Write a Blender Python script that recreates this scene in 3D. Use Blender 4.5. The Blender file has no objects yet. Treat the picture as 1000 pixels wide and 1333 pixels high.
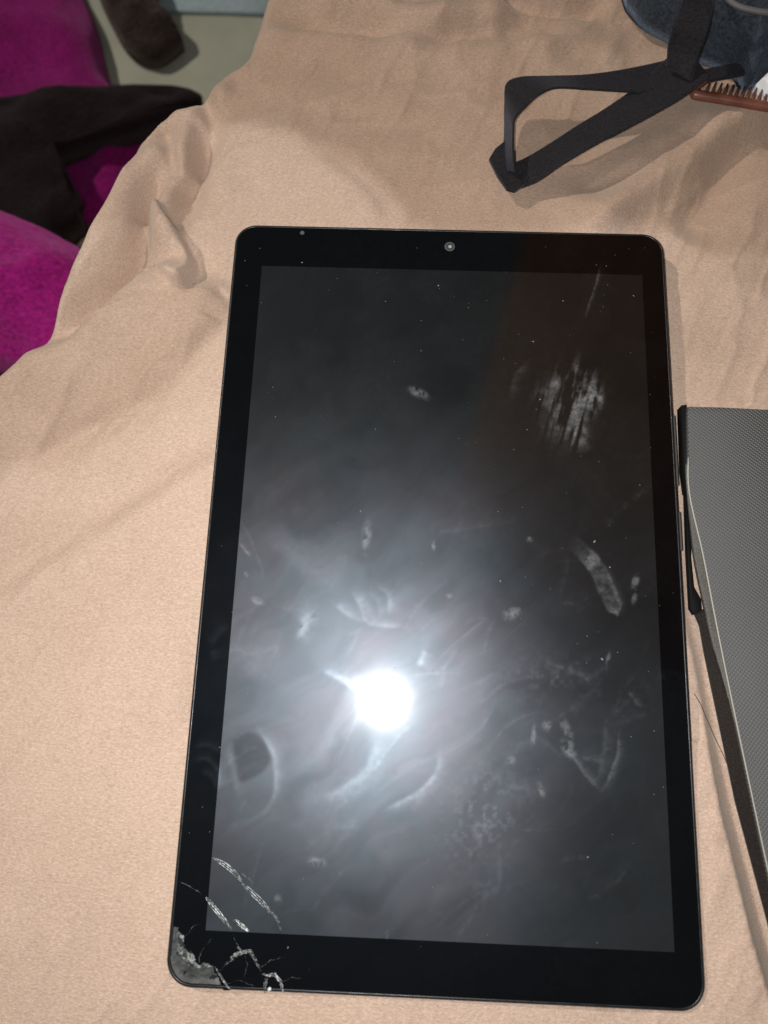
import bpy, math
import numpy as np

# ------------------------------------------------------------------ camera, world, lights, exposure
scene = bpy.context.scene
FPX = 1000.0                                   # focal length in pixels of the 1000 x 1333 photograph
CAM_ROT = np.array([[0.9991474945528056, -0.032572420673284676, 0.02536378403026513],
                    [0.03771490577978475, 0.9700557904099947, -0.23993613603220001],
                    [-0.016788984807703973, 0.24068818189417404, 0.9704572783413001]])
CAM_POS = np.array([-0.01411769, -0.04203141, 0.2464476])   # metres, glass of the tablet is z = 0

cam_data = bpy.data.cameras.new('camera')
cam = bpy.data.objects.new('camera', cam_data)
scene.collection.objects.link(cam)
scene.camera = cam
import mathutils
M4 = mathutils.Matrix([list(CAM_ROT[i]) + [CAM_POS[i]] for i in range(3)] + [[0, 0, 0, 1]])
cam.matrix_world = M4
cam_data.sensor_fit = 'HORIZONTAL'
cam_data.sensor_width = 7.0
cam_data.lens = 7.0
cam_data.clip_start = 0.01
cam_data.clip_end = 50
cam_data.dof.use_dof = True
cam_data.dof.focus_distance = 0.262
cam_data.dof.aperture_fstop = 3.0

world = bpy.data.worlds.new('World')
scene.world = world
world.use_nodes = True
bg = world.node_tree.nodes['Background']
bg.inputs[0].default_value = (0.86, 1.0, 0.98, 1)
bg.inputs[1].default_value = 0.075


def lamp(name, kind, loc, power, color, size):
    l = bpy.data.lights.new(name, kind)
    l.energy = power
    l.color = color
    if kind == 'AREA':
        l.shape = 'DISK'
        l.size = size
    else:
        l.shadow_soft_size = size
    o = bpy.data.objects.new(name, l)
    scene.collection.objects.link(o)
    o.location = loc
    return o


# the phone's flash, 8 mm to the left of its lens, facing the way the lens faces
fl = lamp('phone_flash', 'AREA', (-0.0224, -0.0412, 0.2464), 0.86, (1.0, 0.975, 0.95), 0.007)
fl.rotation_euler = M4.to_euler()
# the room's own bulb, up and to the left
lamp('room_bulb', 'POINT', (-0.95, 0.56, 1.12), 41.0, (1.0, 0.90, 0.78), 0.03)

scene.view_settings.view_transform = 'Standard'
scene.view_settings.look = 'None'
scene.view_settings.exposure = 0.0
scene.view_settings.gamma = 1.0
scene.render.resolution_x = 768
scene.render.resolution_y = 1024

# ------------------------------------------------------------------ helpers
rng = np.random.default_rng(7)
COL = scene.collection


def P(u, v, z=0.0):
    """world point at height z that lies at photograph position u, v"""
    d = CAM_ROT @ np.array([(u - 500) / FPX, -(v - 666.5) / FPX, -1.0])
    return CAM_POS + d * (z - CAM_POS[2]) / d[2]


def PP(pts, z=0.0):
    return np.array([P(u, v, z) for u, v in pts])


def to_px(X):
    c = (X - CAM_POS) @ CAM_ROT
    return 500 + FPX * c[:, 0] / -c[:, 2], 666.5 - FPX * c[:, 1] / -c[:, 2]


def ss(a, b, x):
    t = np.clip((x - a) / (b - a), 0, 1)
    return t * t * (3 - 2 * t)


def hash2(ix, iy, seed):
    n = (ix.astype(np.int64) * 374761393 + iy.astype(np.int64) * 668265263 + seed * 1442695041) & 0x7fffffff
    n = ((n ^ (n >> 13)) * 1274126177) & 0x7fffffff
    n = n ^ (n >> 16)
    return (n & 0xffff) / 65535.0


def vnoise(x, y, seed=0):
    ix, iy = np.floor(x), np.floor(y)
    fx, fy = x - ix, y - iy
    fx = fx * fx * fx * (fx * (fx * 6 - 15) + 10)
    fy = fy * fy * fy * (fy * (fy * 6 - 15) + 10)
    a, b = hash2(ix, iy, seed), hash2(ix + 1, iy, seed)
    c, d = hash2(ix, iy + 1, seed), hash2(ix + 1, iy + 1, seed)
    return (a * (1 - fx) + b * fx) * (1 - fy) + (c * (1 - fx) + d * fx) * fy


def fbm(x, y, seed=0, oct=4):
    s, a, t = 0, 1, 0
    for i in range(oct):
        s = s + a * vnoise(x * 2 ** i + 17.3 * i, y * 2 ** i + 5.1 * i, seed + i)
        t += a
        a *= 0.5
    return s / t


def polydist(x, y, pts):
    """unsigned distance, side (+1 = left of travel), arc fraction, to a polyline"""
    best = np.full(x.shape, 1e9)
    side = np.ones(x.shape)
    frac = np.zeros(x.shape)
    pts = np.asarray(pts, float)[:, :2]
    L = np.linalg.norm(np.diff(pts, axis=0), axis=1)
    cum = np.concatenate([[0], np.cumsum(L)])
    for i in range(len(pts) - 1):
        a, b = pts[i], pts[i + 1]
        d = b - a
        t = np.clip(((x - a[0]) * d[0] + (y - a[1]) * d[1]) / (d @ d), 0, 1)
        px, py = x - a[0] - t * d[0], y - a[1] - t * d[1]
        dist = np.hypot(px, py)
        m = dist < best
        best = np.where(m, dist, best)
        side = np.where(m, np.sign(d[0] * (y - a[1]) - d[1] * (x - a[0])), side)
        frac = np.where(m, (cum[i] + t * L[i]) / cum[-1], frac)
    return best, side, frac


def smooth_line(pts, n=8):
    """Catmull-Rom through the points"""
    pts = np.asarray(pts, float)
    p = np.vstack([2 * pts[0] - pts[1], pts, 2 * pts[-1] - pts[-2]])
    out = []
    for i in range(1, len(p) - 2):
        for t in np.linspace(0, 1, n, endpoint=False):
            out.append(0.5 * ((2 * p[i]) + (-p[i - 1] + p[i + 1]) * t + (2 * p[i - 1] - 5 * p[i] + 4 * p[i + 1] - p[i + 2]) * t * t
                              + (-p[i - 1] + 3 * p[i] - 3 * p[i + 1] + p[i + 2]) * t ** 3))
    out.append(pts[-1])
    return np.array(out)


def thing(name, label, cat, loc, group=None):
    o = bpy.data.objects.new(name, None)
    COL.objects.link(o)
    o.location = loc
    o.empty_display_size = 0.01
    o['label'] = label
    o['category'] = cat
    if group:
        o['group'] = group
    return o


def root_loc(o):
    l = mathutils.Vector((0, 0, 0))
    while o is not None:
        l += o.location
        o = o.parent
    return np.array(l)


def obj(name, verts, faces, mat, parent=None, smooth=True, label=None, cat=None, kind=None, group=None):
    v = np.asarray(verts, float)
    if parent is not None:
        v = v - root_loc(parent)
    me = bpy.data.meshes.new(name)
    me.from_pydata(v.tolist(), [], [list(map(int, f)) for f in faces])
    me.update()
    if smooth:
        me.polygons.foreach_set('use_smooth', [True] * len(me.polygons))
    me.materials.append(mat)
    o = bpy.data.objects.new(name, me)
    COL.objects.link(o)
    o.parent = parent
    if label: o['label'] = label
    if cat: o['category'] = cat
    if kind: o['kind'] = kind
    if group: o['group'] = group
    return o


def grid_faces(nx, ny, keep=None):
    i = np.arange(nx * ny).reshape(ny, nx)
    f = np.stack([i[:-1, :-1], i[:-1, 1:], i[1:, 1:], i[1:, :-1]], -1)
    if keep is not None:
        return f[keep]
    return f.reshape(-1, 4)


def loft(rings, cap0=True, cap1=True):
    """closed rings of equal count -> verts, faces"""
    n = len(rings[0])
    v = np.vstack(rings)
    f = []
    for r in range(len(rings) - 1):
        for k in range(n):
            a, b = r * n + k, r * n + (k + 1) % n
            f.append((a, b, b + n, a + n))
    if cap0: f.append(tuple(range(n - 1, -1, -1)))
    if cap1: f.append(tuple(range((len(rings) - 1) * n, len(rings) * n)))
    return v, f


def tube(path, rad, n=8):
    path = np.asarray(path, float)
    rad = np.broadcast_to(rad, (len(path),))
    rings = []
    for i, p in enumerate(path):
        t = path[min(i + 1, len(path) - 1)] - path[max(i - 1, 0)]
        t = t / np.linalg.norm(t)
        s = np.cross(t, [0, 0, 1.0])
        if np.linalg.norm(s) < 1e-6: s = np.array([1.0, 0, 0])
        s /= np.linalg.norm(s)
        w = np.cross(s, t)
        a = np.linspace(0, 2 * math.pi, n, endpoint=False)
        rings.append(p + rad[i] * (np.outer(np.cos(a), s) + np.outer(np.sin(a), w)))
    return loft(rings)


def ribbon(path, width_vec, thick):
    """flat strap: path points, half-width vector at each point, thickness"""
    path = np.asarray(path, float)
    wv = np.asarray(width_vec, float)
    rings = []
    for i, p in enumerate(path):
        t = path[min(i + 1, len(path) - 1)] - path[max(i - 1, 0)]
        t = t / np.linalg.norm(t)
        w = wv[i]
        nrm = np.cross(t, w)
        nrm = nrm / (np.linalg.norm(nrm) + 1e-9) * thick / 2
        rings.append(np.array([p - w - nrm * .4, p - w * .9 - nrm, p + w * .9 - nrm, p + w - nrm * .4,
                               p + w + nrm * .4, p + w * .9 + nrm, p - w * .9 + nrm, p - w + nrm * .4]))
    return loft(rings)


def slab(outline, z0, z1, bevel=0.0006):
    """prism of a closed outline (n x 2), with a small bevel top and bottom"""
    o = np.asarray(outline, float)[:, :2]
    c = o.mean(0)

    def inset(d):
        n = len(o)
        r = []
        for i in range(n):
            e1, e2 = o[i] - o[i - 1], o[(i + 1) % n] - o[i]
            n1 = np.array([-e1[1], e1[0]]) / (np.linalg.norm(e1) + 1e-12)
            n2 = np.array([-e2[1], e2[0]]) / (np.linalg.norm(e2) + 1e-12)
            m = n1 + n2
            m /= max(np.linalg.norm(m), 1e-6)
            r.append(o[i] + m * d)
        return np.array(r)
    area = 0.5 * np.sum(o[:, 0] * np.roll(o[:, 1], -1) - np.roll(o[:, 0], -1) * o[:, 1])
    if area < 0:
        o = o[::-1]
    rr = [(inset(bevel), z0), (o, z0 + bevel), (o, z1 - bevel), (inset(bevel), z1)]
    return loft([np.column_stack([r, np.full(len(r), z)]) for r, z in rr])


def rrect(x0, x1, y0, y1, r, n=10):
    p = []
    for cx, cy, a0 in ((x1 - r, y1 - r, 0), (x0 + r, y1 - r, 90), (x0 + r, y0 + r, 180), (x1 - r, y0 + r, 270)):
        for a in np.linspace(a0, a0 + 90, n):
            p.append((cx + r * math.cos(math.radians(a)), cy + r * math.sin(math.radians(a))))
    return np.array(p)


def inside(x, y, poly):
    r = np.zeros(x.shape, bool)
    p = np.asarray(poly, float)
    j = len(p) - 1
    for i in range(len(p)):
        c = ((p[i, 1] > y) != (p[j, 1] > y)) & (x < (p[j, 0] - p[i, 0]) * (y - p[i, 1]) / (p[j, 1] - p[i, 1] + 1e-15) + p[i, 0])
        r ^= c
        j = i
    return r


def pillow(outline, z0, height, seed=0, rumple=0.004, scale=40, rings=14, power=0.55, bottom=0.0):
    """soft heap with the given outline; rises from z0 by height"""
    o = np.asarray(smooth_line(np.vstack([outline, outline[:1]]), 6)[:-1], float)[:, :2]
    c = o.mean(0)
    rr = []
    for k in range(rings + 1):
        s = 1 - k / rings
        pts = c + (o - c) * max(s, 0.002)
        z = z0 + height * (1 - s ** 3) ** power
        amp = rumple * min(1, (1 - s) * 6)
        nz = (fbm(pts[:, 0] * scale, pts[:, 1] * scale, seed, 4) - .5) * 2 + 1.2 * (0.5 - np.abs(fbm(pts[:, 0] * scale * .6, pts[:, 1] * scale * .6, seed + 9, 2) - .5) * 4)
        rr.append(np.column_stack([pts, z + amp * nz]))
    base = np.column_stack([c + (o - c) * 0.97, np.full(len(o), z0 - bottom - .001)])
    return loft([base] + rr)


# ------------------------------------------------------------------ materials
class Mat:
    def __init__(self, name, color=(.5, .5, .5), rough=.5, spec=.5, sheen=0.0, sheen_tint=None):
        self.m = bpy.data.materials.new(name)
        self.m.use_nodes = True
        self.nt = self.m.node_tree
        self.b = self.nt.nodes['Principled BSDF']
        self.out = self.nt.nodes['Material Output']
        self.b.inputs['Base Color'].default_value = (*color, 1)
        self.b.inputs['Roughness'].default_value = rough
        self.b.inputs['Specular IOR Level'].default_value = spec
        self.b.inputs['Sheen Weight'].default_value = sheen
        self.b.inputs['Sheen Roughness'].default_value = .45
        if sheen_tint: self.b.inputs['Sheen Tint'].default_value = (*sheen_tint, 1)
        self.tc = None

    def n(self, t, **kw):
        nd = self.nt.nodes.new(t)
        for k, v in kw.items():
            if k in nd.bl_rna.properties.keys():
                setattr(nd, k, v)
            else:
                nd.inputs[k.replace('_', ' ')].default_value = v
        return nd

    def link(self, a, b): self.nt.links.new(a, b)

    def coord(self, scale=(1, 1, 1), rot=0):
        if self.tc is None: self.tc = self.n('ShaderNodeTexCoord')
        mp = self.n('ShaderNodeMapping')
        mp.inputs['Scale'].default_value = scale
        mp.inputs['Rotation'].default_value = (0, 0, rot)
        self.link(self.tc.outputs['Object'], mp.inputs['Vector'])
        return mp.outputs[0]

    def noise(self, scale, detail=3, rough=.5, vec=(1, 1, 1), rot=0):
        t = self.n('ShaderNodeTexNoise')
        t.inputs['Scale'].default_value = scale
        t.inputs['Detail'].default_value = detail
        t.inputs['Roughness'].default_value = rough
        self.link(self.coord(vec, rot), t.inputs['Vector'])
        return t.outputs['Fac']

    def voronoi(self, scale, vec=(1, 1, 1), rot=0, feature='F1', rand=1.0):
        t = self.n('ShaderNodeTexVoronoi')
        t.feature = feature
        t.inputs['Scale'].default_value = scale
        t.inputs['Randomness'].default_value = rand
        self.link(self.coord(vec, rot), t.inputs['Vector'])
        return t.outputs['Distance']

    def ramp(self, fac, stops):
        r = self.n('ShaderNodeValToRGB')
        e = r.color_ramp.elements
        while len(e) < len(stops): e.new(.5)
        for k, (p, c) in enumerate(stops):
            e[k].position = p
            e[k].color = (*c, 1)
        self.link(fac, r.inputs[0])
        return r.outputs[0]

    def math(self, op, a, b=None, clamp=False):
        m = self.n('ShaderNodeMath')
        m.operation = op
        m.use_clamp = clamp
        for i, x in enumerate((a, b)):
            if x is None: continue
            if isinstance(x, (int, float)): m.inputs[i].default_value = x
            else: self.link(x, m.inputs[i])
        return m.outputs[0]

    def mix(self, fac, a, b, mode='MIX'):
        m = self.n('ShaderNodeMix')
        m.data_type = 'RGBA'
        m.blend_type = mode
        if isinstance(fac, (int, float)): m.inputs[0].default_value = fac
        else: self.link(fac, m.inputs[0])
        for i, x in ((6, a), (7, b)):
            if isinstance(x, tuple): m.inputs[i].default_value = (*x, 1)
            else: self.link(x, m.inputs[i])
        return m.outputs[2]

    def base(self, c): self.link(c, self.b.inputs['Base Color'])
    def rough(self, c): self.link(c, self.b.inputs['Roughness'])

    def bump(self, h, strength=.5, dist=.001):
        b = self.n('ShaderNodeBump')
        b.inputs['Strength'].default_value = strength
        b.inputs['Distance'].default_value = dist
        self.link(h, b.inputs['Height'])
        self.link(b.outputs[0], self.b.inputs['Normal'])
        return b


def fabric(name, dark, light, rough=.9, sheen=.3, tint=(1, 1, 1), grain=650, bump=.6, dist=.0006, patch=18):
    m = Mat(name, light, rough, .15, sheen, tint)
    g1 = m.noise(grain, 2, .6, (1, 1.5, 1))
    g2 = m.noise(grain * 2.6, 2, .6)
    g = m.math('ADD', m.math('MULTIPLY', g1, .65), m.math('MULTIPLY', g2, .35))
    big = m.noise(patch, 4, .55)
    f = m.math('ADD', m.math('MULTIPLY', g, .75), m.math('MULTIPLY', big, .25))
    m.base(m.ramp(f, [(.36, dark), (.62, light)]))
    m.bump(g, bump, dist)
    return m


def build_blanket_mat():
    m = Mat('beige_velour', (.55, .39, .28), .85, .2, .35, (1, .9, .8))
    g1 = m.noise(1150, 2, .6, (.65, 1.5, 1), .05)
    v = m.voronoi(1500, (.75, 1.2, 1), .05)
    g2 = m.noise(2400, 2, .7)
    g = m.math('ADD', m.math('MULTIPLY', g1, .6), m.math('MULTIPLY', m.math('SUBTRACT', 1.0, v), .25))
    g = m.math('ADD', g, m.math('MULTIPLY', g2, .3))
    big = m.noise(16, 4, .6)
    mid = m.noise(70, 3, .6)
    col = m.ramp(g, [(.34, (.450, .320, .244)), (.60, (.56, .418, .334)), (.84, (.70, .555, .464))])
    nap_shade = m.ramp(m.math('ADD', m.math('MULTIPLY', big, .7), m.math('MULTIPLY', mid, .3)), [(.36, (.92, .91, .90)), (.64, (1.0, 1.0, 1.0))])
    pile = m.n('ShaderNodeAttribute', attribute_name='nap_shade').outputs['Fac']
    shaded = m.mix(pile, (1.0, 1.0, 1.0), (.70, .655, .61))  # shade of the far end and folds put into the colour, with brushed pile
    m.base(m.mix(1.0, m.mix(1.0, col, nap_shade, 'MULTIPLY'), shaded, 'MULTIPLY'))
    m.bump(g, .6, .0006)
    return m.m


M_BLANKET = build_blanket_mat()
M_STRAP = fabric('black_webbing', (.006, .0055, .007), (.021, .019, .022), .75, .15, (.8, .8, 1), 900, .6, .0004).m
M_BAG = fabric('navy_cloth', (.010, .012, .017), (.042, .052, .066), .85, .35, (.6, .75, 1), 700, .7, .0006, 40).m
M_PIPING = Mat('grey_piping', (.10, .095, .10), .6).m
M_MAGENTA = fabric('magenta_fleece', (.16, .004, .085), (.46, .015, .27), .95, .5, (1, .3, .8), 300, 1.0, .002, 22).m
M_MAGENTA2 = fabric('dark_magenta_fleece', (.09, .003, .05), (.28, .008, .16), .95, .4, (1, .3, .8), 300, 1.0, .002, 22).m
M_BLACKFLEECE = fabric('black_fleece', (.005, .003, .004), (.016, .010, .012), .95, .12, (.8, .7, .7), 300, 1.0, .002).m
M_FUR = fabric('brown_black_fur', (.012, .008, .008), (.045, .032, .030), .95, .3, (.8, .7, .6), 260, 1.2, .003).m
M_FLOOR = Mat('pale_floor_tile', (.35, .34, .28), .55, .3)
M_FLOOR.base(M_FLOOR.ramp(M_FLOOR.noise(14, 5, .6), [(.3, (.33, .345, .28)), (.7, (.43, .445, .37))]))
M_FLOOR = M_FLOOR.m
M_MAT = fabric('blue_grey_mat', (.27, .36, .40), (.36, .46, .50), .9, .1, (1, 1, 1), 160, .5, .001).m
M_BED = fabric('mattress_ticking', (.2, .18, .16), (.3, .27, .24)).m
M_WOOD = Mat('brown_wood', (.2, .11, .05), .5, .3)
M_WOOD.base(M_WOOD.ramp(M_WOOD.noise(9, 5, .6, (6, 6, .5)), [(.3, (.24, .115, .035)), (.7, (.42, .22, .08))]))
M_WOOD = M_WOOD.m
M_STEEL = Mat('grey_handle', (.4, .4, .4), .3).m

m = Mat('brown_plastic_comb', (.16, .055, .035), .38, .5)
m.base(m.ramp(m.noise(90, 3), [(.3, (.085, .026, .016)), (.7, (.19, .068, .045))]))
m.bump(m.noise(300, 2), .15, .0003)
M_COMB = m.m
m = Mat('white_tissue', (.75, .76, .8), .8, .2)
m.bump(m.noise(200, 3), .5, .001)
M_TISSUE = m.m

m = Mat('black_frame_plastic', (.012, .012, .014), .34, .45)
m.rough(m.ramp(m.noise(300, 3), [(.3, (.26,) * 3), (.7, (.44,) * 3)]))
M_FRAME = m.m
M_BUTTON = Mat('button_plastic', (.11, .11, .112), .25, .7).m
m = Mat('broken_glass_white', (.62, .66, .68), .35, .8)
m.base(m.ramp(m.noise(900, 2, .7), [(.38, (.10, .11, .12)), (.62, (.75, .78, .80))]))
M_CRACK = m.m
m = Mat('broken_glass_faint', (.2, .22, .23), .3, .8)
m.base(m.ramp(m.noise(800, 2, .7), [(.42, (.02, .022, .025)), (.68, (.34, .37, .36))]))
M_CRACK2 = m.m
m = Mat('exposed_corner_plastic', (.09, .095, .09), .6, .4)
m.base(m.ramp(m.noise(150, 5, .6, (1, 1.4, 1)), [(.34, (.028, .031, .031)), (.52, (.060, .066, .064)), (.72, (.17, .175, .16))]))
m.bump(m.noise(500, 3), .8, .0006)
M_TRAY = m.m
M_DUST = Mat('dust', (.22, .22, .21), .9, .1).m
M_LENS = Mat('camera_lens_glass', (.05, .055, .06), .12, .9).m
M_LENS_RING = Mat('camera_lens_ring', (.085, .09, .09), .35, .5).m
M_LENS_DOT = Mat('camera_lens_core', (.36, .38, .37), .3, .5).m


def glass_mat(name, base, rough, haze_gain, haze_rough, haze_col, smudge_gain, spec=.5):
    m = Mat(name, base, rough, spec)
    hz = m.n('ShaderNodeAttribute', attribute_name='haze').outputs['Fac']
    sm = m.n('ShaderNodeAttribute', attribute_name='smudge').outputs['Fac']
    fine = m.noise(420, 3, .7)
    g = m.n('ShaderNodeBsdfGlossy')
    g.inputs['Roughness'].default_value = haze_rough
    g2 = m.n('ShaderNodeBsdfGlossy')
    g2.inputs['Roughness'].default_value = haze_rough * .45
    gain = m.math('MULTIPLY', hz, haze_gain)
    haze_col = m.mix(m.ramp(m.noise(34, 4, .6), [(.38, (0,) * 3), (.62, (1,) * 3)]), tuple(c * k for c, k in zip(haze_col, (.93, 1.0, 1.02))), tuple(c * k for c, k in zip(haze_col, (1.06, .98, 1.0))))
    m.link(m.mix(1.0, haze_col, gain, 'MULTIPLY'), g.inputs['Color'])
    gain2 = m.math('MULTIPLY', m.math('ADD', m.math('MULTIPLY', hz, .3), m.math('MULTIPLY', sm, 2.0)), haze_gain * .06)
    m.link(m.mix(1.0, haze_col, gain2, 'MULTIPLY'), g2.inputs['Color'])
    d = m.n('ShaderNodeBsdfDiffuse')
    sf = m.math('MULTIPLY', m.math('MULTIPLY', sm, m.ramp(fine, [(.34, (.25,) * 3), (.66, (1,) * 3)])), smudge_gain)
    m.link(m.mix(1.0, (.86, .9, .95), sf, 'MULTIPLY'), d.inputs['Color'])
    a1, a2, a3 = (m.n('ShaderNodeAddShader') for _ in range(3))
    m.link(m.b.outputs[0], a1.inputs[0]); m.link(g.outputs[0], a1.inputs[1])
    m.link(a1.outputs[0], a2.inputs[0]); m.link(g2.outputs[0], a2.inputs[1])
    m.link(a2.outputs[0], a3.inputs[0]); m.link(d.outputs[0], a3.inputs[1])
    m.link(a3.outputs[0], m.out.inputs['Surface'])
    return m.m


M_DISPLAY = glass_mat('display_glass', (.0038, .0042, .0046), .072, .074, .44, (.77, .86, 1.0), .17, .8)
M_BEZEL = glass_mat('bezel_glass', (.0012, .0012, .002), .08, .0045, .45, (.62, .80, 1.0), .08)

m = Mat('grey_embossed_cover', (.11, .115, .12), .55, .4)
wa = m.n('ShaderNodeTexWave'); wa.inputs['Scale'].default_value = 330; wa.bands_direction = 'X'
m.link(m.coord((1, 1, 1), math.radians(38)), wa.inputs[0])
wb = m.n('ShaderNodeTexWave'); wb.inputs['Scale'].default_value = 330; wb.bands_direction = 'X'
m.link(m.coord((1, 1, 1), math.radians(-52)), wb.inputs[0])
w = m.math('MULTIPLY', wa.outputs['Fac'], wb.outputs['Fac'])
ww = m.math('ADD', w, m.math('MULTIPLY', m.noise(26, 5, .65), .5))
m.base(m.ramp(ww, [(.05, (.082, .085, .087)), (.95, (.140, .144, .147))]))
m.bump(w, .8, .0005)
M_COVER = m.m
M_FELT = fabric('grey_felt_edge', (.045, .043, .038), (.15, .145, .13), .95, .3, (1, 1, 1), 1500, 1, .0006).m
M_EDGE = Mat('pale_cover_seam', (.36, .35, .31), .6).m
M_LEAF = fabric('dark_brown_lining', (.011, .009, .008), (.030, .025, .022), .9, .1, (1, 1, 1), 1200, .5, .0004).m
M_CLIP = Mat('black_clip_plastic', (.005, .005, .006), .75, .2).m

# ------------------------------------------------------------------ tablet dimensions (metres)
SX, SY = 0.1359 / 2, 0.2175 / 2
BX0, BX1 = -SX - 0.01087, SX + 0.00864
BY0, BY1 = -SY - 0.0155, SY + 0.0171
BR = 0.0078
CLOTH = -0.0092

# ------------------------------------------------------------------ the setting
FZ = -0.36
fx = np.linspace(-1.6, 1.0, 27); fy = np.linspace(-1.0, 1.8, 29)
X, Y = np.meshgrid(fx, fy)
obj('floor', np.column_stack([X.ravel(), Y.ravel(), np.full(X.size, FZ)]), grid_faces(27, 29), M_FLOOR, kind='structure')

# blanket: one draped sheet with folds
EDGE = smooth_line(PP([(-420, 860), (-180, 655), (0, 507), (45, 462), (74, 415), (92, 365), (115, 312), (140, 262), (163, 213), (188, 172),
                       (213, 152), (250, 131), (268, 117), (292, 90), (318, 72), (331, 42), (345, 0), (375, -90), (400, -260)], CLOTH), 4)[:, :2]


def ridge(x, y, pts, amp, wl, wr, fade=.18, z=CLOTH):
    """amp at the line; wl = falloff left of travel, wr = right of travel (metres); fades toward both ends"""
    d, s, f = polydist(x, y, smooth_line(PP(pts, z), 5))
    w = np.where(s > 0, wl, wr)
    e = np.exp(-(d / w) ** 2)
    fd = 1.0 if fade == 0 else ss(0, fade, f) * ss(0, fade, 1 - f)
    return amp * e * fd


def blanket_height(x, y):
    z = np.full(x.shape, CLOTH)
    mm = .001
    # soft overall swell
    z += (fbm(x * 9, y * 9, 3, 3) - .5) * 5 * mm + (fbm(x * 32 + 5, y * 26, 8, 3) - .5) * 1.6 * mm
    # fine tension wrinkles, drawn along the diagonal
    wr = 1 - np.abs(fbm((x * .5 + y) * 22, (x - y * .5) * 75, 171, 3) - .5) * 2
    z += 0.95 * mm * (wr ** 4 - .4) * ss(.02, .10, np.hypot((x + .01) * .9, y * .62) - .03)
    w2 = 1 - np.abs(fbm((x + y * .35) * 13, (y - x * .30) * 30 + 4, 191, 3) - .5) * 2
    z += 1.9 * mm * (w2 ** 5 - .35) * ss(.125, .19, y)
    w3 = 1 - np.abs(fbm((x * .6 + y) * 16, (x - y * .6) * 44 + 9, 201, 3) - .5) * 2
    z += 2.0 * mm * (w3 ** 5 - .35) * ss(-.075, -.105, x) * ss(.0, .06, y)
    # left edge: outer roll, crease, second roll with its pointed tip
    z += ridge(x, y, [(186, 190), (158, 240), (128, 315), (96, 380), (62, 440)], 5 * mm, 8 * mm, 7 * mm)
    z += ridge(x, y, [(222, 190), (196, 255), (181, 322), (142, 386), (95, 430), (40, 478)], -11 * mm, 5 * mm, 4.5 * mm)
    z += ridge(x, y, [(206, 175), (204, 220), (212, 290), (236, 352)], 6 * mm, 7 * mm, 6 * mm)
    z += ridge(x, y, [(208, 268), (216, 288), (236, 318), (252, 352), (241, 384), (232, 392)], 8 * mm, 1.0 * mm, 13 * mm, .12)
    z += ridge(x, y, [(208, 276), (222, 290), (240, 318), (256, 352), (246, 386), (236, 396)], -2.2 * mm, 3 * mm, 1.0 * mm, .2)
    z += ridge(x, y, [(262, 110), (272, 150), (262, 200), (245, 258), (225, 310)], -7 * mm, 5 * mm, 4 * mm)
    z += ridge(x, y, [(300, 96), (284, 124), (262, 156), (243, 190), (238, 250)], 4.5 * mm, 5 * mm, 7 * mm)
    z += ridge(x, y, [(213, 160), (222, 195), (232, 240)], -4 * mm, 2.5 * mm, 3 * mm)
    z += ridge(x, y, [(252, 150), (262, 185), (258, 230)], -3 * mm, 2.5 * mm, 3 * mm)
    # lower mound and the creases that end it
    z += ridge(x, y, [(-60, 560), (40, 490), (120, 425), (190, 392), (260, 392), (330, 420)], 9 * mm, 7 * mm, 19 * mm, .12)
    z += ridge(x, y, [(140, 384), (170, 366), (205, 364), (244, 357)], 3.0 * mm, 3 * mm, 5 * mm)
    z += ridge(x, y, [(322, 402), (285, 432), (200, 512), (110, 560), (20, 612)], -3.2 * mm, 6 * mm, 4 * mm)
    z += ridge(x, y, [(300, 385), (285, 400), (278, 425)], -3 * mm, 4 * mm, 4 * mm)
    z += ridge(x, y, [(330, 548), (240, 603), (140, 668), (60, 722), (-60, 800)], -2.4 * mm, 5 * mm, 8 * mm)
    z += ridge(x, y, [(330, 580), (240, 630), (140, 700), (40, 770), (-60, 840)], 1.6 * mm, 6 * mm, 9 * mm)
    for pts, a in (([(105, 425), (150, 418), (215, 392)], .9), ([(100, 438), (150, 445), (205, 432)], .7), ([(118, 446), (160, 458), (205, 452)], .7),
                   ([(110, 462), (135, 468), (160, 462)], .6)):
        z += ridge(x, y, pts, a * mm, 1.3 * mm, 1.0 * mm, .3)
    # swell under the tablet that ends in a soft step above it
    z += ridge(x, y, [(300, 150), (380, 178), (440, 208), (488, 252), (512, 300)], 3.0 * mm, 9 * mm, 24 * mm, .2)
    z += ridge(x, y, [(395, 188), (450, 215), (496, 258), (520, 305)], -1.8 * mm, 5 * mm, 4 * mm, .25)
    # far creases
    z += ridge(x, y, [(318, 44), (400, 46), (470, 52), (550, 60), (640, 64), (760, 62)], 4.2 * mm, 5 * mm, 9 * mm, .12)
    z += ridge(x, y, [(350, 40), (400, 30), (460, 34), (540, 48)], -5 * mm, 7 * mm, 5 * mm, .3)
    z += ridge(x, y, [(400, -10), (470, 2), (520, 22), (600, 30), (680, 18)], 6 * mm, 7 * mm, 7 * mm, .15)
    z += ridge(x, y, [(430, 118), (490, 82), (545, 60), (600, 40)], 2.6 * mm, 5 * mm, 8 * mm, .35)
    z += ridge(x, y, [(520, 66), (570, 52), (620, 38), (670, 22)], -6 * mm, 8 * mm, 5 * mm, .35)
    z += ridge(x, y, [(520, 40), (560, 30), (600, 22), (650, 12), (700, 0)], 5 * mm, 8 * mm, 6 * mm, .4)
    z += ridge(x, y, [(640, -14), (720, 4), (800, 4)], -7 * mm, 5 * mm, 5 * mm, .2)
    z += ridge(x, y, [(660, -40), (740, -18), (820, -20)], 6 * mm, 6 * mm, 5 * mm, .2)
    z += ridge(x, y, [(660, 60), (740, 50), (820, 70)], 3 * mm, 8 * mm, 6 * mm, .2)
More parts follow.
